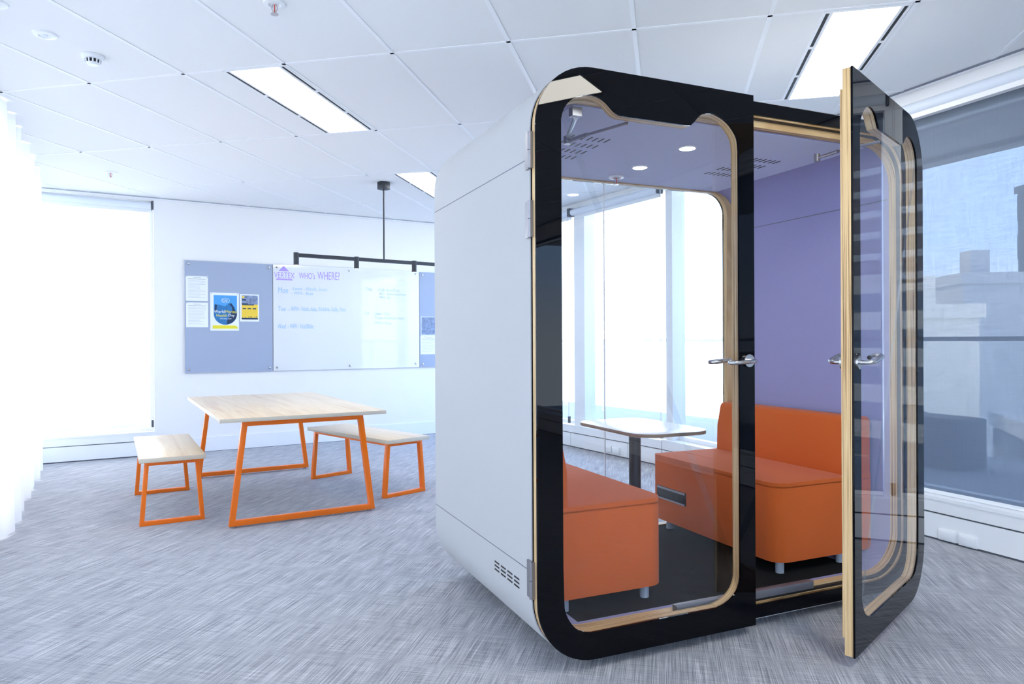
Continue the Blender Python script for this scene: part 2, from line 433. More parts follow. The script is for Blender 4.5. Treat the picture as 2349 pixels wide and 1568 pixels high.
# headers above the window bands
struct('wall_right', MB().box(-2.55, .79, .0, .22, 2.72, H).box(-3.2, -2.5, 0, .22, 0, H), M['wall'], W1, smooth=False)
struct('wall_right_near', MB().box(-2.87, -1.0, .02, .24, 2.72, H).box(-1.0, 8.2, .02, .24, 2.60, H), M['wall'], W2, smooth=False)
struct('wall_left', MB().box(-.35, .1, -.24, -.08, 0, H).box(.1, 13.0, -.24, -.08, 2.70, H).box(.1, 13, -.24, -.08, 0, .05).box(13, 13.3, -.24, -.08, 0, H), M['wall'], WL, smooth=False)
struct('trim_5', MB().box(-2.86, 8.1, -.05, .0, H-.006, H-.001).box(-2.86, 8.1, -.053, -.05, H-.012, H-.001, 1), [M['tbar'], M['seam_line']], W2, smooth=False)
struct('trim_6', MB().box(-.92, 8.1, .10, .18, 2.578, 2.60), M['seam_dark'], W2, smooth=False)
ra = WL.w((13.2, 0, 0)); rb = W2.w((8.2, 0, 0)); dv = rb-ra
REAR = Frame(ra.x, ra.y, math.degrees(math.atan2(dv.y, dv.x)))
struct('wall_rear', MB().box(-.3, dv.length+.3, -.2, 0, 0, H), M['rear_wall'], REAR, smooth=False)

# ------------------------------------------------------------ roller blinds
def blind(fr, x0, x1, yb, zc, drop, label, tube_mat='blind_white', fab='screen', r=.036, brackets=(1, 1), chain=None, chain_z=.30):
    T = Thing('roller_blind', label, 'roller blind', fr, ((x0+x1)/2, yb, zc))
    T.part('roller_tube', MB().cyl((yb, zc), r, x0+.02, x1-.02, 28, 'x'), M[tube_mat])
    for k, xx in enumerate((x0, x1-.015)):
        if brackets[k]:
            T.part('bracket', MB().box(xx, xx+.015, yb-r-.004, yb+r+.008, zc-r-.008, zc+r+.012), M['seam_dark'], bevel=.003)
    if drop is not None:
        yf = yb+r
        T.part('fabric', MB().add([(x0+.025, yf, drop), (x1-.025, yf, drop), (x1-.025, yf, zc), (x0+.025, yf, zc)], [(0, 1, 2, 3)]), M[fab], smooth=False)
        T.part('bottom_bar', MB().box(x0+.025, x1-.025, yf-.006, yf+.006, drop-.022, drop), M['white_metal'])
    else:
        yf = yb-r*.2
        T.part('bottom_bar', MB().box(x0+.025, x1-.025, yb+r-.012, yb+r-.002, zc-r-.035, zc-r*.2), M['white_metal'])
    if chain:
        cxx = chain
        T.part('bead_chain', MB().tube([(cxx, yb-.02, zc), (cxx, yb-.02, chain_z)], .0022, 6).tube([(cxx+.012, yb-.02, zc), (cxx+.012, yb-.02, chain_z)], .0022, 6), M['chain'])
        T.part('chain_tensioner', MB().box(cxx-.004, cxx+.018, yb-.03, yb-.002, chain_z-.055, chain_z+.02), M['seam_dark'], bevel=.004)
    return T
blind(BACK, -1.53, -.46, .03, 2.69, None, 'rolled up white roller blind above the left back wall window', chain=-.478, chain_z=.36)
blind(W1, -.66, .795, -.02, 2.672, None, 'rolled up white roller blind over the tall far windows, nearer the joint', chain=.845-.03, chain_z=.33)
blind(W1, -2.40, -.675, -.02, 2.672, None, 'rolled up white roller blind in the far corner behind the booth', chain=-.70, chain_z=.33)
blind(W2, -.96, .43, .03, 2.665, .285, 'lowered blue grey mesh roller blind right of the booth door')
blind(W2, .485, 2.24, .03, 2.665, .285, 'lowered grey mesh roller blind seen reflected in the open booth door', chain=.455, chain_z=.33)
blind(W2, 2.25, 4.04, .03, 2.665, .285, 'third lowered mesh roller blind toward the camera side')
blind(W2, 4.05, 6.04, .03, 2.665, .285, 'fourth lowered mesh roller blind toward the camera side')

# socket boxes on the window casing
def socket(fr, x, z0, z1, w, label, y=-.012):
    T = Thing('socket_box', label, 'socket', fr, (x, y, z0), group='white socket boxes on the window casing')
    T.part('box_body', MB().box(x-w/2, x+w/2, y-.013, y, z0, z1), M['white_metal'], bevel=.003)
    T.part('cover_flap', MB().box(x-w/2+.008, x+w/2-.008, y-.016, y-.0125, z0+.008, z1-.008), M['white_metal'], bevel=.002)
socket(W2, -.058, .012, .078, .108, 'left of two white socket boxes under the mesh blind right of the booth')
socket(W2, .066, .010, .076, .108, 'right of two white socket boxes under the mesh blind right of the booth')
socket(W1, -.02, .03, .10, .12, 'left white socket box on the casing seen through the booth glass')
socket(W1, .12, .03, .10, .12, 'right white socket box on the casing seen through the booth glass')

# ------------------------------------------------------------ curtain
def curtain():
    v = []; f = []; n = 900; L = 9.0
    for row, z in enumerate((.012, .6, 1.3, 2.0, H-.012)):
        for i in range(n+1):
            t = i/n; x = .12+L*t
            amp = .075*(1-.25*row/4)
            y = .075+amp*math.sin(x*2*math.pi/.41+.9*math.sin(x*2.3))+.018*math.sin(x*2*math.pi/.137+1.3*math.sin(x*5))+.02*math.sin(x*1.7)-.11*math.exp(-((x-4.1)/1.05)**6)
            v.append((x+.02*math.sin(x*23), y-.03*(1-row/4)*math.sin(x*1.3), z))
    for r_ in range(4):
        for i in range(n): a = r_*(n+1)+i; f.append((a, a+1, a+n+2, a+n+1))
    T = Thing('sheer_curtain', 'floor length white sheer curtain hanging in folds along the left windows', 'curtain', WL, (.12, 0, 0))
    T.part('voile', MB().add(v, f), M['sheer'])
    T.part('curtain_track', MB().box(.1, 9.3, .03, .06, H-.014, H-.001), M['white_metal'])
curtain()

# ------------------------------------------------------------ ceiling fittings
GRID = Frame(GO.x, GO.y, -12.45)   # x across the light fittings, y along them
def ceiling_light(s0, s1, t0, t1, label, lm='panel_light'):
    T = Thing('ceiling_light', label, 'ceiling light', GRID, ((s0+s1)/2, (t0+t1)/2, H), group='recessed light panels')
    z = H-.006
    d0, d1 = s0+.045, s1-.045
    fr_ = MB().box(s0, s0+.012, t0, t1, z, H).box(s1-.012, s1, t0, t1, z, H).box(s0+.03, d0, t0, t1, z, H).box(d1, s1-.03, t0, t1, z, H).box(s0, s1, t0-.012, t0, z, H).box(s0, s1, t1, t1+.012, z, H)
    for k in (1, 2):
        tt = t0+(t1-t0)*k/3; fr_.box(s0+.012, s0+.03, tt-.012, tt+.012, z, H).box(s1-.03, s1-.012, tt-.012, tt+.012, z, H)
    T.part('trim_frame', fr_, M['tbar'], smooth=False)
    T.part('air_slot', MB().box(s0+.012, s0+.03, t0, t1, H-.0022, H-.0008), M['slot'], smooth=False)
    T.part('air_slot', MB().box(s1-.03, s1-.012, t0, t1, H-.0022, H-.0008), M['slot'], smooth=False)
    T.part('diffuser', MB().box(d0, d1, t0, t1, z+.001, H-.0005), M[lm], smooth=False)
ceiling_light(-.395, -.005, .035, 1.25, 'long recessed light panel on the left over the orange table')
ceiling_light(-.395, -.005, 2.57, 3.79, 'far recessed light panel partly hidden behind the booth corner')
ceiling_light(2.815, 3.20, .04, 1.265, 'bright recessed light panel above the right end of the booth')
ceiling_light(3.13, 3.54, -2.86, -1.64, 'recessed light panel behind the camera mirrored in the booth door', 'panel_strong')

def sprinkler(x, y, z, label, s=1.0):
    T = Thing('sprinkler', label, 'sprinkler', WORLD, (x, y, z), group='ceiling sprinklers')
    T.part('ceiling_cup', MB().lathe([(.0, z-.002), (.018*s, z-.002), (.026*s, z-.009), (.042*s, z-.007), (.044*s, z)], (x, y)), M['white_metal'])
    T.part('yoke', MB().tube([(x-.006, y, z-.004), (x-.012*s, y, z-.022), (x-.003, y, z-.042*s)], .0022, 6).tube([(x+.006, y, z-.004), (x+.012*s, y, z-.022), (x+.003, y, z-.042*s)], .0022, 6).cyl((x, y), .015*s, z-.045*s, z-.042*s), M['brass'])
    T.part('glass_bulb', MB().cyl((x, y), .003, z-.040*s, z-.006, 10), M['red_bulb'])
def pt_s(s, t): return GRID.w((s, t, 0))
sprinkler(-1.083, 3.219, H, 'sprinkler at the top edge of the view above the left light panel', 1.15)
sprinkler(-3.654, 6.396, H, 'small distant sprinkler near the left window blind', 1.15)
sm = Thing('smoke_detector', 'round white smoke detector with dark vents on the left ceiling', 'smoke detector', WORLD, (-2.263, 3.797, H))
sm.part('detector_base', MB().lathe([(0, H-.022), (.05, H-.022), (.053, H-.018), (.055, H-.001), (.0, H)], (-2.263, 3.797)), M['white_metal'])
sm.part('vent_ring', MB().cyl((-2.263, 3.797), .034, H-.040, H-.022), M['slot'])
ribs = MB().lathe([(0, H-.052), (.026, H-.050), (.034, H-.040), (.0, H-.040)], (-2.263, 3.797))
for k in range(12):
    a = 2*math.pi*k/12; ribs.tube([(-2.263+.035*math.cos(a), 3.797+.035*math.sin(a), H-.041), (-2.263+.038*math.cos(a), 3.797+.038*math.sin(a), H-.021)], .004, 6)
sm.part('sensor_cap', ribs, M['white_metal'])
for (x, y, lb) in ((-2.343, 3.527, 'flat round white ceiling sensor nearer the camera than the smoke detector'), (-2.355, 3.20, 'round white ceiling sensor cut by the top left corner')):
    t = Thing('ceiling_sensor', lb, 'sensor', WORLD, (x, y, H))
    t.part('flange', MB().lathe([(.0, H-.006), (.026, H-.006), (.030, H-.012), (.052, H-.008), (.056, H)], (x, y), 32), M['white_metal'])
    t.part('lens', MB().lathe([(.0, H-.013), (.012, H-.011), (.016, H-.006)], (x, y)), M['blind_white'])

# ------------------------------------------------------------ pendant light bar
PB = Frame(-1.2477, 6.8514, math.degrees(math.atan2(7.0964-6.3970, -1.0092+1.9835)))
pn = Thing('pendant_light', 'black linear pendant bar with small spotlights hung over the whiteboard side', 'pendant light', PB, (0, 0, H))
pn.part('ceiling_rose', MB().cyl((0, 0), .062, H-.068, H-.001, 32), M['post_black'], bevel=.002)
pn.part('drop_rod', MB().cyl((0, 0), .008, 2.012, H-.066, 12), M['post_black'])
pn.part('crossbar', MB().box(-.86, .93, -.014, .014, 1.985, 2.018), M['post_black'])
for x in (-.865, -.285, .33, .925):
    s_ = pn.part('spotlight', MB().cyl((x, 0), .024, 1.913, 2.024, 20), M['post_black'], bevel=.002)
    pn.part('spot_lens', MB().cyl((x, 0), .019, 1.9115, 1.9128, 20), M['spot'], s_)

# ------------------------------------------------------------ boards on the back wall
def standoffs(T, pts, y):
    for x, z in pts:
        T.part('standoff', MB().cyl((x, z), .012, y-.010, y, 16, 'y'), M['steel'], bevel=.002)
def pinboard(x0, x1, z0, z1, label, pts):
    T = Thing('pinboard', label, 'pinboard', BACK, ((x0+x1)/2, 0, z0))
    T.part('board_panel', MB().box(x0, x1, -.022, -.008, z0, z1), M['pin_grey'], smooth=False)
    T.part('wall_backing', MB().box(x0+.05, x1-.05, -.008, -.0005, z0+.05, z1-.05), M['pin_grey'], smooth=False)
    standoffs(T, pts, -.022)
    return T
pinboard(-.154, .776, .877, 2.117, 'large blue grey pinboard left of the whiteboard', [(-.115, 2.08), (.735, 2.08), (-.115, .918), (.74, .918)])
pinboard(2.626, 3.55, .880, 2.115, 'blue grey pinboard right of the whiteboard, half hidden by the booth', [(2.665, 2.08), (2.665, .92), (3.5, 2.08), (3.5, .92)])
wb = Thing('whiteboard', 'wide white glass whiteboard with purple and blue handwriting', 'whiteboard', BACK, (1.7, 0, .88))
wb.part('glass_panel', MB().box(.784, 2.620, -.022, -.012, .880, 2.121), M['white_glass'], smooth=False)
wb.part('wall_backing', MB().box(.85, 2.55, -.012, -.0005, .95, 2.05), M['wall'], smooth=False)
standoffs(wb, [(.826, 2.088), (1.693, 2.088), (2.573, 2.084), (.826, .919), (1.698, .92), (2.567, .929)], -.022)
Y = -.0232
wb.part('logo_triangle', MB().add([(.845, Y, 2.045), (.965, Y, 2.045), (.905, Y, 2.108)], [(0, 1, 2)]), M['purple_ink'], smooth=False)
wb.part('logo_underline', MB().add([(.815, Y, 1.940), (1.01, Y, 1.940), (1.0, Y, 1.957), (.825, Y, 1.957)], [(0, 1, 2, 3)]), M['purple_ink'], smooth=False)
text('VERTEX', .235, .068, .795, 1.963, Y, 'purple_ink', wb)
text("WHO's", .19, .075, 1.08, 1.965, Y, 'purple_ink', wb)
text('WHERE?', .27, .095, 1.30, 1.965, Y, 'purple_ink', wb)
text('Mon', .115, .07, .838, 1.787, Y, 'cyan_ink', wb, shear=.1)
text('-Leave - Nicole, Scott', .42, .045, .995, 1.822, Y, 'cyan_ink', wb, shear=.1)
text('- WFH - Rose', .25, .038, .995, 1.772, Y, 'cyan_ink', wb, shear=.1)
text('Tue', .085, .055, .838, 1.578, Y, 'cyan_ink', wb, shear=.1)
text('- WFH - Noah, Alex,', .33, .058, .965, 1.574, Y, 'cyan_ink', wb, shear=.1)
text('Robbie, Sally, Fats', .33, .060, 1.315, 1.572, Y, 'cyan_ink', wb, shear=.1)
text('Wed', .095, .055, .832, 1.372, Y, 'cyan_ink', wb, shear=.1)
text('- WFH - Hue/Blake', .30, .055, .95, 1.374, Y, 'cyan_ink', wb, shear=.1)
text('Thu', .09, .050, 1.895, 1.845, Y, 'faint_ink', wb, shear=.1)
text('- Rob in office', .31, .045, 2.035, 1.845, Y, 'faint_ink', wb, shear=.1)
text('- Mon - conferences/leave', .38, .036, 2.06, 1.80, Y, 'faint_ink', wb, shear=.1)
text('- WFH - Sal', .16, .034, 2.06, 1.755, Y, 'faint_ink', wb, shear=.1)
text('Fri', .06, .048, 1.88, 1.545, Y, 'faint_ink', wb, shear=.1)
text('- Leave - Rob', .22, .040, 1.99, 1.545, Y, 'faint_ink', wb, shear=.1)
text('- Team building office', .42, .045, 1.99, 1.485, Y, 'faint_ink', wb, shear=.1)
text('- WFH - Rose', .25, .036, 1.99, 1.43, Y, 'faint_ink', wb, shear=.1)

def sheet(x0, x1, z0, z1, label, name='notice_sheet', cat='notice'):
    T = Thing(name, label, cat, BACK, ((x0+x1)/2, -.0235, z0))
    T.part('paper', MB().box(x0, x1, -.0242, -.0232, z0, z1), M['paper'], smooth=False)
    return T
def rules(T, x0, x1, z0, z1, n, seed):
    rnd = random.Random(seed); m = MB()
    for i in range(n):
        z = z1-(z1-z0)*(i+.5)/n; e = x1-(x1-x0)*rnd.choice((0, .05, .1, .3))
        m.add([(x0, -.0246, z), (e, -.0246, z), (e, -.0246, z+.0022), (x0, -.0246, z+.0022)], [(0, 1, 2, 3)])
    m.add([(x0, -.0246, z1+.012), (x1, -.0246, z1+.012), (x1, -.0246, z1+.017), (x0, -.0246, z1+.017)], [(0, 1, 2, 3)])
    m.add([(x0+.05, -.0246, z1+.03), (x1-.05, -.0246, z1+.03), (x1-.05, -.0246, z1+.035), (x0+.05, -.0246, z1+.035)], [(0, 1, 2, 3)])
    T.part('printed_lines', m, M['ink_grey'], smooth=False)
def pins(T, pts):
    for x, z in pts: T.part('pin', MB().cyl((x, z), .005, -.030, -.0242, 8, 'y'), M['ink_grey'])
n1 = sheet(-.145, .081, 1.672, 1.947, 'upper white notice sheet pinned on the left pinboard'); rules(n1, -.12, .058, 1.70, 1.90, 15, 1); pins(n1, [(-.138, 1.94), (.074, 1.937)])
n2 = sheet(-.143, .082, 1.382, 1.655, 'lower white notice sheet pinned on the left pinboard'); rules(n2, -.12, .058, 1.41, 1.605, 15, 2); pins(n2, [(-.136, 1.648)])
# poster with a blue disc
P = sheet(.103, .406, 1.345, 1.772, 'World Mental Health Day poster with blue disc and yellow strip on pinboard', 'poster', 'poster')
Yp = -.0246
def disc(cx, cz, r, y, n=40, a0=0, a1=360):
    return [(cx+r*math.cos(R(a0+(a1-a0)*k/n)), y, cz+r*math.sin(R(a0+(a1-a0)*k/n))) for k in range(n+(0 if a1-a0 == 360 else 1))]
def flat(pts): return MB().add(pts, [tuple(range(len(pts)))])
cx, cz, rr = .262, 1.535, .123
upper = [(.139, Yp, 1.535), (.139, Yp, 1.742), (.385, Yp, 1.742), (.385, Yp, 1.535)]
P.part('blue_field', flat(upper), M['p_blue'], smooth=False)
P.part('picture_disc', flat(disc(cx, cz, rr, Yp-.0003, 40, 180, 360)+[(.385, Yp-.0003, 1.56), (.36, Yp-.0003, 1.60), (.335, Yp-.0003, 1.64), (.30, Yp-.0003, 1.655), (.26, Yp-.0003, 1.62), (.22, Yp-.0003, 1.63), (.175, Yp-.0003, 1.64), (.15, Yp-.0003, 1.61)]), M['p_mid'], smooth=False)
P.part('dark_shapes', flat([(.30, Yp-.0005, 1.65), (.325, Yp-.0005, 1.655), (.355, Yp-.0005, 1.61), (.365, Yp-.0005, 1.56), (.385, Yp-.0005, 1.53), (.372, Yp-.0005, 1.48), (.34, Yp-.0005, 1.44), (.275, Yp-.0005, 1.415), (.28, Yp-.0005, 1.46), (.30, Yp-.0005, 1.50), (.335, Yp-.0005, 1.57), (.33, Yp-.0005, 1.61)]).add([(.15, Yp-.0005, 1.64), (.175, Yp-.0005, 1.635), (.165, Yp-.0005, 1.56), (.145, Yp-.0005, 1.56)], [(0, 1, 2, 3)]), M['p_dark'], smooth=False)
P.part('yellow_strip', flat([(.125, Yp, 1.368), (.393, Yp, 1.368), (.39, Yp, 1.385), (.375, Yp, 1.40), (.36, Yp, 1.405), (.13, Yp, 1.405)]), M['p_yellow'], smooth=False)
ring = MB()
for k in range(30):
    a, b = R(-150+k*10), R(-150+(k+1)*10)
    f_ = lambda t, q: (.262+(.042+q)*math.cos(t), Yp-.0008, 1.685+(.026+q)*math.sin(t))
    ring.add([f_(a, 0), f_(b, 0), f_(b, .003), f_(a, .003)], [(0, 1, 2, 3)])
P.part('emblem_ring', ring, M['p_white'], smooth=False)
text('ICAS', .062, .026, .222, 1.672, Yp-.001, 'p_white', P)
text('World', .112, .030, .142, 1.545, Yp-.0012, 'p_white', P)
text('Mental', .118, .030, .262, 1.545, Yp-.0012, 'p_yellow', P)
text('Health', .112, .030, .168, 1.502, Yp-.0012, 'p_yellow', P)
text('Day', .068, .034, .292, 1.498, Yp-.0012, 'p_white', P)
text('10 October 2018', .118, .012, .206, 1.474, Yp-.0012, 'p_white', P)
pins(P, [(.115, 1.763), (.392, 1.763)])
Q = sheet(.417, .625, 1.450, 1.762, 'smaller yellow flyer with a photo on top beside the blue poster', 'flyer', 'flyer')
def rect(x0, x1, z0, z1, y): return flat([(x0, y, z0), (x1, y, z0), (x1, y, z1), (x0, y, z1)])
Q.part('yellow_field', rect(.435, .612, 1.492, 1.645, Yp), M['p_gold'], smooth=False)
Q.part('photo', rect(.435, .612, 1.645, 1.748, Yp), M['p_photo'], smooth=False)
Q.part('dark_footer', rect(.435, .612, 1.474, 1.492, Yp), M['p_dark'], smooth=False)
Q.part('yellow_emblem', flat([(.435, Yp-.0005, 1.730), (.452, Yp-.0005, 1.712), (.470, Yp-.0005, 1.730), (.452, Yp-.0005, 1.745)]), M['p_gold'], smooth=False)
for (a, b, c_, d) in ((.440, .486, 1.690, 1.704), (.440, .505, 1.648, 1.658), (.440, .57, 1.636, 1.646), (.445, .483, 1.592, 1.604), (.5, .537, 1.592, 1.604), (.555, .592, 1.592, 1.604)):
    Q.part('dark_bar', MB().add([(a, Yp-.0006, c_), (b, Yp-.0006, c_), (b, Yp-.0006, d), (a, Yp-.0006, d)], [(0, 1, 2, 3)]), M['p_dark'], smooth=False)
for k, hh in enumerate((.008, .0, .010, .0, .013, .016, .016, .006, .012, .018)):
    if hh: Q.part('little_figure', MB().add([(.44+k*.017, Yp-.0006, 1.494), (.445+k*.017, Yp-.0006, 1.494), (.445+k*.017, Yp-.0006, 1.494+hh), (.44+k*.017, Yp-.0006, 1.494+hh)], [(0, 1, 2, 3)]), M['p_dark'], smooth=False)
S = sheet(2.644, 2.90, 1.29, 1.536, 'photo collage pinned on the right pinboard beside the booth', 'photo_collage', 'photo')
S.part('photo', rect(2.65, 2.895, 1.30, 1.53, Yp), M['p_photo'], smooth=False)
S2 = sheet(2.635, 2.88, 1.045, 1.288, 'white notice sheet below the photo collage on the right pinboard'); rules(S2, 2.66, 2.86, 1.07, 1.23, 12, 5); pins(S2, [(2.70, 1.28)])

# ------------------------------------------------------------ table and benches
def trapezoid_frame(w0, w1, z1, ty, tw, yc):
    """closed trapezoid of square tube in the XZ plane, w0 wide at the floor, w1 at the top"""
    o = [(-w0/2, 0), (w0/2, 0), (w1/2, z1), (-w1/2, z1)]
    k = (w0-w1)/2/z1
    def X(z, inset): return w0/2-k*z-inset*math.sqrt(1+k*k)
    i = [(-X(tw, tw), tw), (X(tw, tw), tw), (X(z1-tw, tw), z1-tw), (-X(z1-tw, tw), z1-tw)]
    return MB().plate(o, [i], yc-ty/2, yc+ty/2)
def make_table(name, label, cat, x, y, yaw, w, l, zt, th, fw, fwt, fl, ty, tw, group=None, rails=False, feet=False):
    fr = Frame(x, y, 90-yaw)
    T = Thing(name, label, cat, fr, (0, 0, 0), group)
    top = MB().box(-w/2, w/2, -l/2, l/2, zt-th, zt)
    top.m = [1, 0, 1, 1, 1, 1]
    T.part('tabletop' if cat == 'table' else 'seat_top', top, [M['oak'], M['oak_edge']], bevel=.0015)
    for s_ in (-1, 1):
        yc = s_*(fl/2-ty/2); m = trapezoid_frame(fw, fwt, zt-th-(.012 if feet else 0), ty, tw, yc)
        if feet: m.v = [(a, b, c+.012) for a, b, c in m.v]
        p = T.part('leg_frame', m, M['orange'], bevel=.0025)
        if feet:
            for sx in (-1, 1): T.part('levelling_foot', MB().cyl((sx*(fw/2-.035), yc), .017, 0, .010, 16).cyl((sx*(fw/2-.035), yc), .006, .01, .016, 8), M['steel'], p)
    if rails:
        for sx in (-1, 1):
            T.part('side_rail', MB().box(sx*(fwt/2-.012)-.012, sx*(fwt/2-.012)+.012, -fl/2+ty, fl/2-ty, zt-th-.022, zt-th), M['orange'])
    return T
make_table('table', 'large light wood table on orange trapezoid steel frames by the back wall', 'table', -1.913, 5.667, 60.19, 1.111, 2.124, .724, .026, .985, .815, 1.985, .042, .036, feet=True)
b1 = make_table('bench', 'light wood bench with orange frames near the curtain, left of the table', 'bench', -2.573, 5.217, 60.27, .402, 1.244, .455, .030, .400, .335, 1.136, .040, .028, 'orange framed benches', True)
b2 = copy_tree(b1.o); b2['label'] = 'light wood bench with orange frames between table and booth'
b2.location = (-1.251, 5.961, 0); b2.rotation_euler = (0, 0, R(90-45.09))

# ------------------------------------------------------------ meeting booth
BD, Z0, ZT = 1.235, .045, 2.22
FX = 2.0
bt = Thing('meeting_booth', 'rounded pale grey felt meeting booth with black framed glass doors', 'meeting booth', POD, (1.0, .6, 0))
def ringp(i, r): return rrect(i, FX-i, Z0+i, ZT-i, r, 12)
inner = rrect(.070, FX-.070, .130, 2.120, .175, 12)
bt.part('outer_shell', MB().plate(ringp(0, .235), [ringp(.022, .215)], .050, BD-.02), M['felt'])
# fine shell seams and air slots
for z in (1.876, .382):
    for x in (-.0006, FX-.0006): bt.part('shell_seam', MB().box(x, x+.0012, .052, BD-.022, z-.0018, z+.0018), M['seam_line'], smooth=False)
sl = MB()
for z in (.320, .3045, .289):
    for k in range(4): sl.box(-.0012, .001, .160+k*.066, .160+k*.066+.048, z-.003, z+.003)
bt.part('air_slots', sl, M['slot'], smooth=False)
bt.part('inner_lining', MB().plate(ringp(.022, .215), [inner], .120, BD-.05), M['purple'])
for x in (.0704, FX-.0716): bt.part('lining_seam', MB().box(x, x+.0012, .125, BD-.065, 1.884, 1.888), M['seam_line'], smooth=False)
# front frame, layer by layer
bt.part('front_frame', MB().plate(ringp(.004, .231), [ringp(.060, .19)], .047, .055), M['black_glass'])
bt.part('frame_lip', MB().plate(ringp(.004, .231), [ringp(.0665, .185)], .055, .064), M['ply'])
bt.part('frame_gasket', MB().plate(ringp(.004, .231), [rrect(.070, FX-.070, .1215, 2.150, .18, 12)], .064, .082), M['black'])
bt.part('plywood_rim', MB().plate(ringp(.004, .231), [rrect(.070, FX-.070, .1295, 2.1225, .175, 12)], .082, .120), M['ply'])
# back frame and two fixed panes
back_in = rrect(.138, FX-.138, .136, 2.112, .125, 12)
bt.part('rear_rim', MB().plate(ringp(.004, .231), [back_in], BD-.05, BD-.02), M['ply'])
bt.part('rear_frame', MB().plate(ringp(.004, .231), [back_in], BD-.02, BD-.008), M['black_glass'])
for x0, x1 in ((.125, .9985), (1.0015, FX-.125)):
    bt.part('rear_glass', MB().add([(x0, BD-.030, .14), (x1, BD-.030, .14), (x1, BD-.030, 2.12), (x0, BD-.030, 2.12)], [(0, 1, 2, 3)]), M['leaf_glass'], smooth=False)
bt.part('glass_joint', MB().box(.9985, 1.0015, BD-.034, BD-.026, .15, 2.112), M['chain'], smooth=False)
bt.part('lit_ceiling_sheet', MB().box(.22, FX-.22, .125, BD-.055, 2.1185, 2.1215), M['purple_lit'], smooth=False)  # added sheet, its paler colour imitates light on the lining overhead
bt.part('booth_floor', MB().box(.08, FX-.08, .140, BD-.05, .118, .1306), M['podcarpet'], smooth=False)
bt.part('latch_bar', MB().box(.64, 1.37, .056, .088, .1235, .156), M['alu'], label='grey metal latch bar on the sill', bevel=.002)
bt.part('base_plinth', MB().box(.28, FX-.28, .2, BD-.15, .004, Z0+.001), M['black'], smooth=False)
for x in (.30, 1.70):
    for y in (.12, BD-.10): bt.part('booth_foot', MB().cyl((x, y), .03, 0, Z0+.002, 16), M['feet'])
sl = MB()
for side in (0, 1):
    for k in range(7):
        for j in range(4):
            x = .41+k*.030; x = x if not side else FX-x
            y = .465+j*.105; sl.box(x-.0035, x+.0035, y, y+.055, 2.1170, 2.1184)
bt.part('ceiling_slots', sl, M['slot'], smooth=False)
for y in (.445, .84):
    d = bt.part('downlight', MB().lathe([(.036, 2.1183), (.042, 2.1183), (.042, 2.1145), (.036, 2.113)], (1.0, y), 32), M['white_metal'])
    bt.part('downlight_lens', MB().cyl((1.0, y), .036, 2.1140, 2.1175, 32), M['pod_light'], d)
sp = POD.w((1.0, 1.068, 0)); sprinkler(sp.x, sp.y, 2.1180, 'sprinkler hanging from the booth ceiling near its rear glass', 1.0)

IN = [(.102, 1.972), (.103, 2.019), (.112, 2.05), (.127, 2.073), (.147, 2.092), (.175, 2.108), (.205, 2.1155), (.234, 2.117), (.262, 2.112), (.292, 2.097), (.316, 2.076), (.338, 2.062), (.368, 2.057),
      (.50, 2.057), (.655, 2.057), (.682, 2.066), (.708, 2.092), (.730, 2.109), (.765, 2.117), (.802, 2.1145), (.851, 2.094), (.885, 2.064), (.905, 2.033), (.911, 1.99), (.912, 1.90),
      (.912, .30), (.912, .255), (.905, .222), (.886, .190), (.850, .164), (.803, .149), (.74, .146), (.26, .146), (.215, .147), (.178, .156), (.150, .174), (.126, .204), (.110, .240), (.106, .28), (.103, .40)]
IN = smooth_closed(IN)
LW = .991
def leaf(T, mirror, parent_rot=None):
    """door leaf in booth coordinates; mirror=True builds it hinged on the right"""
    def mx(pts): return [(FX-p[0], p[1]) for p in pts] if mirror else pts
    def off(i): return mx(rrect(i, LW, Z0+i, ZT-i, max(.235-i, .05), 12, (1, 0, 0, 1)))
    hole = mx(IN)
    st = rrect(.055, LW-.002, .112, 2.144, .17, 12, (1, 0, 0, 1))
    cb = T.part('door', MB().plate(off(0), [hole], 0, .008), M['black_glass'])
    T.part('door_core', MB().plate(off(.003), [hole], .008, .037), M['ply'], cb)
    T.part('door_inner_rim', MB().plate(mx(st), [hole], .037, .046), M['ply'], cb)
    gx = (.09, .93) if not mirror else (FX-.93, FX-.09)
    T.part('door_glass', MB().add([(p[0], .0045, p[1]) for p in hole], [tuple(range(len(hole)))]), M['leaf_glass'], cb, smooth=False)
    sx = -1 if not mirror else 1
    hx = .956 if not mirror else FX-.956
    for face, s_ in ((0.0, -1), (.046, 1)):
        def hp(dx, dy): return (hx+sx*dx, face+s_*dy, 1.131+(dx*.20 if mirror else -dx*.05))
        m = MB().cyl((hx, 1.131), .026, face, face+s_*.010, 28, 'y')
        path = [hp(0, .008), hp(0, .030), hp(.003, .043), hp(.010, .052), hp(.022, .057), hp(.045, .058), hp(.085, .058), hp(.105, .056), hp(.118, .049), hp(.123, .040), hp(.120, .030), hp(.108, .022), hp(.092, .019), hp(.08, .019)]
        m.tube(path, .0085, 14)
        T.part('lever_handle', m, M['steel'], cb)
    hxs = (-.008 if not mirror else FX+.008)
    for z0_, z1_ in ((1.836, 1.967), (1.588, 1.720), (.290, .422)):
        zm = (z0_+z1_)/2
        m = MB().cyl((hxs, .036), .008, z0_, zm-.001, 16, 'z').cyl((hxs, .036), .008, zm+.001, z1_, 16, 'z')
        x0, x1 = sorted((hxs, hxs-sx*.014)); m.box(x0, x1, .028, .034, z0_, z1_)
        x0, x1 = sorted((hxs, hxs-sx*.010)); m.box(x0, x1, .040, .075, z0_, z1_)
        T.part('hinge', m, M['hinge'], cb)
    return cb
leaf(bt, False)
rl = leaf(bt, True)
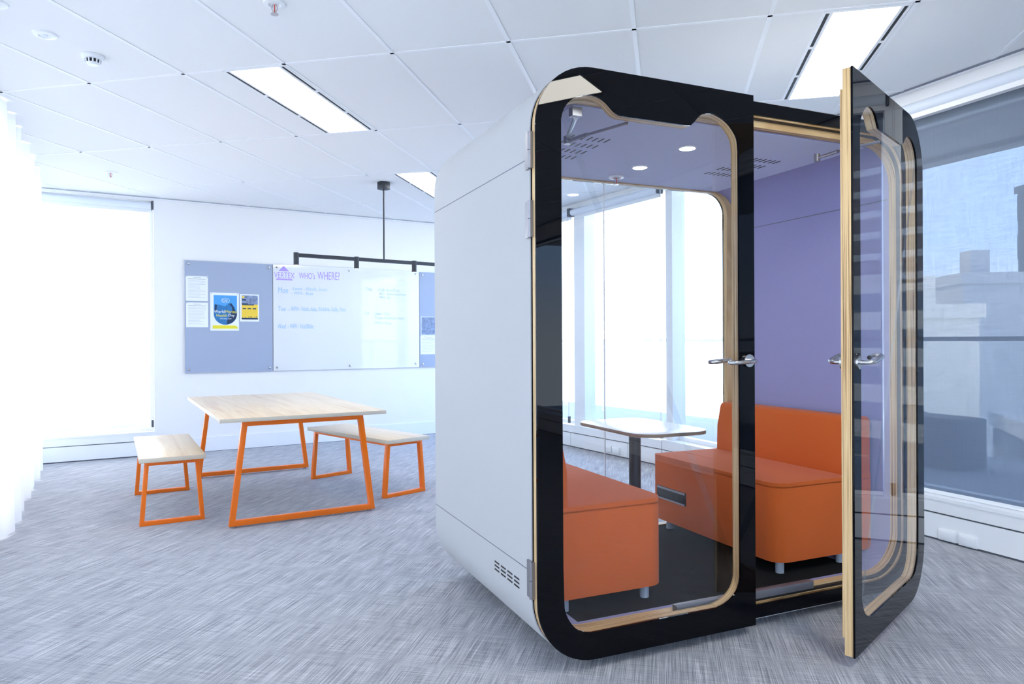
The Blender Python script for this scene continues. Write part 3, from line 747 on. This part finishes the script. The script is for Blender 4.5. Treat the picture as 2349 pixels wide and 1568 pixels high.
# swing the right leaf open about its hinge edge
hin = POD.M.transposed() @ (Vector((1.932, 3.292, 0))-POD.o)
hb = Vector((FX, 0, 0))-bt.base
ang = R(46.8-23.42)
newh = Vector((hin.x, hin.y, 0))-bt.base; newh.z = 0
hb.z = 0
rl.matrix_local = Matrix.Translation(newh) @ Matrix.Rotation(ang, 4, 'Z') @ Matrix.Translation(-hb)
# door closer arms under the booth ceiling
m = MB().box(.195, .235, .085, .115, 2.066, 2.100)
m.tube([(.215, .10, 2.062), (.31, .345, 2.060)], .009, 8).cyl((.31, .345), .016, 2.035, 2.068, 14)
m.tube([(.31, .345, 2.048), (.345, .235, 2.050)], .009, 8).tube([(.345, .235, 2.05), (.415, .050, 2.052)], .006, 8)
bt.part('door_closer', m, M['hinge'], label='folding steel closer arm of the left door')
m = MB().cyl((1.555, .20), .014, 2.05, 2.085, 14).tube([(1.555, .20, 2.066), (1.555, .08, 2.068)], .008, 8).tube([(1.555, .08, 2.068), (1.600, -.10, 2.070)], .006, 8)
bt.part('door_closer', m, M['hinge'], label='folding steel closer arm of the open right door')

# ------------------------------------------------------------ sofas inside the booth
def sofa(mirror, label):
    def mx(pts): return [(FX-p[0], p[1]) for p in pts] if mirror else pts
    T = Thing('sofa', label, 'sofa', POD, (1.65 if mirror else .35, .69, .1305))
    y0, y1 = .205, 1.178
    T.part('seat_base', MB().plate(mx(rrect(.085, .695, y0, y1, [.02, .075, .035, .02], 10)), [], .192, .540, 'z'), M['orange_fabric'], bevel=.012, seg=3, angle=40)
    T.part('seat_cushion', MB().plate(mx(rrect(.085, .695, y0, y1, [.02, .075, .035, .02], 10)), [], .533, .557, 'z'), M['orange_fabric'], bevel=.011, seg=3, angle=40)
    bp = [(.085, .545), (.240, .545), (.236, .70), (.212, .820), (.196, .838), (.100, .838), (.085, .822)]
    T.part('backrest', MB().plate(mx(bp), [], y0+.008, y1-.008), M['orange_fabric'], bevel=.014, seg=3, angle=28)
    for x in (.24, .625):
        for y in (.262, 1.11):
            xx = FX-x if mirror else x
            T.part('leg', MB().cyl((xx, y), .020, .1308, .195, 20), M['feet'])
    if mirror:
        o = T.part('power_outlet', MB().box(1.302, 1.312, .868, 1.135, .312, .385), M['black'], bevel=.003, label='black power outlet strip with metal lips')
        T.part('outlet_lip', MB().box(1.299, 1.3105, .875, 1.128, .372, .383).box(1.299, 1.3105, .875, 1.128, .314, .322), M['hinge'], o)
        T.part('outlet_socket', MB().cyl((.935, .348), .012, 1.3005, 1.302, 16, 'x').cyl((.985, .348), .012, 1.3005, 1.302, 16, 'x'), M['slot'], o)
sofa(False, 'orange sofa against the left wall inside the booth, seen through the closed door')
sofa(True, 'orange sofa with power outlet against the right wall inside the booth')
ct = Thing('pedestal_table', 'white booth table with rounded corners on a black column between the sofas', 'table', POD, (.985, .86, .1305))
ct.part('tabletop', MB().plate(rrect(.775, 1.205, .50, 1.17, .115, 10), [], .757, .775, 'z', 0, 1), [M['table_white'], M['table_edge']], bevel=.002)
ct.part('column', MB().cyl((1.0, .90), .031, .140, .757, 24), M['post_black'])
ct.part('mount_plate', MB().box(.93, 1.07, .83, .97, .750, .7565), M['post_black'])
ct.part('base_disc', MB().cyl((1.0, .90), .055, .1308, .142, 40), M['post_black'])

# ------------------------------------------------------------ outside: terrace, balustrade, city
deck = [tuple(WL.w((-.6, .4, 0)))[:2], tuple(BACK.w((-3.5, .25, 0)))[:2], tuple(BACK.w((-3.5, 2.8, 0)))[:2], tuple(BACK.w((6.4, 2.8, 0)))[:2], tuple(W1.w((.35, 2.9, 0)))[:2],  tuple(W2.w((9, 2.45, 0)))[:2], tuple(W2.w((9, .25, 0)))[:2], tuple(W2.w((-2.90, .25, 0)))[:2], tuple(W1.w((-3.0, .25, 0)))[:2], tuple(BACK.w((-1.9, .25, 0)))[:2]]
struct('terrace_deck', MB().plate(deck, [], -.3, .10, 'z'), M['deck'], smooth=False)
struct('terrace_soffit', MB().box(-2.3, 9, .42, 2.28, 2.84, 3.05).box(-2.3, 9, 1.95, 2.0, 2.80, 2.84), M['soffit'], W2, smooth=False)
struct('exterior_header', MB().box(-1.0, 8.1, .24, .40, 2.62, 3.05), M['soffit'], W2, smooth=False)
def balustrade(fr, x0, x1, y, step, label, rm='rail'):
    T = Thing('balustrade', label, 'balustrade', fr, (x0, y, .1))
    T.part('handrail', MB().box(x0, x1, y-.03, y+.03, 1.195, 1.235), M[rm], bevel=.004)
    g = MB(); x = x0; k = 0
    while x < x1-.05:
        T.part('post', MB().box(x-.012, x+.012, y-.02, y+.02, .10, 1.2), M[rm])
        e = min(x+step, x1); g.add([(x+.02, y, .14), (e-.02, y, .14), (e-.02, y, 1.19), (x+.02, y, 1.19)], [(0, 1, 2, 3)]); x += step
    T.part('glass_panel', g, M['win_glass'], smooth=False)
balustrade(W2, -3.55, 8.5, 2.2, 3.1, 'glass balustrade with blue grey handrail outside the mesh blinds')
balustrade(W1, -5.5, .2, 2.2, 2.62, 'glass balustrade outside the far windows', 'bld_white')  # rail and posts painted pale to imitate outdoor glare
balustrade(BACK, -3.2, 5.3, 2.3, 2.45, 'glass balustrade outside the left back window', 'bld_white')  # pale rail colour again stands in for the glare outside
pl = Thing('planter', 'long dark planter box on the terrace beyond the mesh blind', 'planter', W2, (-2.0, 1.9, .1))
pl.part('planter_box', MB().box(-3.6, -1.12, 1.72, 2.08, .10, .53), M['planter'], bevel=.01)
pl.part('soil_top', MB().box(-3.58, -1.14, 1.74, 2.06, .53, .535), M['slot'])
sg = Thing('terrace_sign', 'small white and red sign standing on the terrace beyond the blind', 'sign', W2, (-1.70, 1.62, .1))
sg.part('sign_plate', MB().box(-1.80, -1.62, 1.60, 1.61, .28, .50), M['bld_white'])
sg.part('red_stripe', MB().box(-1.71, -1.66, 1.592, 1.60, .30, .49), M['red'])
sg.part('sign_post', MB().box(-1.72, -1.70, 1.61, 1.63, .10, .40), M['rail'])

def building(x0, x1, y0, y1, z0, z1, rot, wall, label, floor_h=3.2, band=.9, glassm='bld_glass', bandm=None, cols=0, band_out=.25):
    cxm, cym = (x0+x1)/2, (y0+y1)/2
    fr = Frame(cxm, cym, rot); w, d = (x1-x0)/2, (y1-y0)/2
    T = Thing('building', label, 'building', fr, (0, 0, z0))
    T.part('building_body', MB().box(-w, w, -d, d, z0, z1), M[wall], smooth=False)
    T.part('roof_parapet', MB().box(-w-.2, w+.2, -d-.2, d+.2, z1, z1+.6).box(-w*.4, w*.2, -d*.3, d*.3, z1+.6, z1+2.0), M[bandm or wall], smooth=False)
    g = MB(); b = MB(); z = z1-floor_h; n = 0
    while z > z0 and n < 60:
        g.box(-w-.04, w+.04, -d-.04, d+.04, z+band, z+floor_h-.15)
        if bandm: b.box(-w-band_out, w+band_out, -d-band_out, d+band_out, z+.25, z+band)
        z -= floor_h; n += 1
    T.part('window_bands', g, M[glassm], smooth=False)
    if bandm: T.part('floor_slabs', b, M[bandm], smooth=False)
    if cols:
        c = MB()
        for k in range(cols+1):
            x = -w+2*w*k/cols; c.box(x-.5, x+.5, -d-.35, -d+.1, z0, z1)
        T.part('facade_columns', c, M[bandm or wall], smooth=False)
    return T
building(19.5, 31.2, 49, 56, -30, 4.7, -25, 'bld_white', 'pale low office block with blue window bands beyond the rail', 3.0, 1.4, 'bld_dark')
building(24.9, 28.3, 38, 42, -30, 4.2, -8, 'conc', 'pale grey slab tower at the right edge of the view', 40, 39)
building(17.9, 20.9, 30, 36, -30, 2.1, -20, 'bld_cream', 'small cream box building behind the handrail', 40, 39)
building(9, 15.0, 25, 29.5, -30, -1.9, -20, 'bld_dark', 'low slate roofed building behind the planter', 3.2, 1.2)
building(20, 27, 24, 30, -30, -2.6, -22, 'conc', 'low pale rooftop below the cream building', 3.2, 1.6)
building(44.8, 50, 58, 62, -30, 14, 0, 'bld_dark', 'dark narrow tower at the right edge beyond the roofs', 3.4, 1.0)
building(95, 141, 58, 84, -60, 33, -33, 'bld_brown', 'tall brown tower with white floor slabs mirrored in the open door', 3.3, 1.25, 'bld_brown', 'bld_white', 7, .9)
building(58, 80, 34, 46, -60, 5.5, -32, 'bld_cream', 'cream mid rise block in front of the brown tower', 3.3, 1.5, 'bld_dark')
building(6.9, 9.2, 40, 50, -40, 3.2, -10, 'bld_white', 'white block of flats glimpsed through the booth and far windows', 3.0, 1.8, 'bld_washed')
building(-30, -18, 40, 60, -40, -4.0, 20, 'bld_white', 'low white building outside the left back window', 3.0, 1.8, 'bld_washed')

# ------------------------------------------------------------ world and lights
w = bpy.data.worlds.new('sky'); bpy.context.scene.world = w; w.use_nodes = True
nt = w.node_tree; nt.nodes.clear()
out = nt.nodes.new('ShaderNodeOutputWorld'); bg = nt.nodes.new('ShaderNodeBackground')
tc = nt.nodes.new('ShaderNodeTexCoord'); sep = nt.nodes.new('ShaderNodeSeparateXYZ')
rp = nt.nodes.new('ShaderNodeValToRGB'); e = rp.color_ramp.elements
nt.links.new(tc.outputs['Generated'], sep.inputs[0]); nt.links.new(sep.outputs['Z'], rp.inputs[0])
e[0].position = 0.0; e[0].color = (.66, .76, .90, 1); e[1].position = .7; e[1].color = (.24, .45, .95, 1)
x = e.new(.12); x.color = (.42, .63, 1, 1)
dp = nt.nodes.new('ShaderNodeVectorMath'); dp.operation = 'DOT_PRODUCT'; dp.inputs[1].default_value = (-.80, .30, .52)
nt.links.new(tc.outputs['Generated'], dp.inputs[0])
mr = nt.nodes.new('ShaderNodeMapRange'); mr.interpolation_type = 'SMOOTHSTEP'
mr.inputs['From Min'].default_value = -.25; mr.inputs['From Max'].default_value = .6
nt.links.new(dp.outputs['Value'], mr.inputs['Value'])
mx = nt.nodes.new('ShaderNodeMix'); mx.data_type = 'RGBA'; mx.inputs['B'].default_value = (.68, .70, .74, 1)
nt.links.new(mr.outputs[0], mx.inputs['Factor']); nt.links.new(rp.outputs[0], mx.inputs['A'])
nt.links.new(mx.outputs['Result'], bg.inputs[0]); bg.inputs[1].default_value = 6.0
nt.links.new(bg.outputs[0], out.inputs[0])

def portal(fr, x0, x1, z0, z1, y, s=-90):
    l = bpy.data.lights.new('window_portal', 'AREA'); l.shape = 'RECTANGLE'; l.size = x1-x0; l.size_y = z1-z0
    l.cycles.is_portal = True
    o = bpy.data.objects.new('window_portal', l); C.objects.link(o)
    o.location = fr.w(((x0+x1)/2, y, (z0+z1)/2))
    o.matrix_world = Matrix.Translation(o.location) @ Matrix.Rotation(fr.r, 4, 'Z') @ Matrix.Rotation(R(s), 4, 'X')
portal(BACK, WX0, WX1, .26, 2.73, .2)
portal(W1, -2.5, .80, .25, 2.72, .2)
portal(W2, -2.86, 8.0, .26, 2.6, .2)
portal(WL, .1, 13, .05, 2.7, -.3, 90)
# ------------------------------------------------------------ camera
cam = bpy.data.cameras.new('camera'); co = bpy.data.objects.new('camera', cam); C.objects.link(co)
cam.sensor_fit = 'HORIZONTAL'; cam.sensor_width = 36; cam.lens = 36*1608/2349
cam.shift_y = -2.9/2349
cam.clip_start = .05; cam.clip_end = 1000
co.matrix_world = Matrix.Translation((0, 0, HC)) @ Matrix.Rotation(R(90), 4, 'X') @ Matrix.Rotation(-.00467, 4, 'Z')
sc = bpy.context.scene; sc.camera = co
sc.view_settings.view_transform = 'Standard'; sc.view_settings.look = 'None'
sc.view_settings.exposure = 0.28; sc.view_settings.gamma = 1.0
sc.cycles.use_denoising = True
sc.cycles.max_bounces = 7; sc.cycles.diffuse_bounces = 4; sc.cycles.glossy_bounces = 4; sc.cycles.transparent_max_bounces = 14
sc.cycles.use_adaptive_sampling = True; sc.cycles.adaptive_threshold = .13; sc.cycles.adaptive_min_samples = 16
sc.cycles.sample_clamp_indirect = 12
sc.cycles.caustics_reflective = False; sc.cycles.caustics_refractive = False
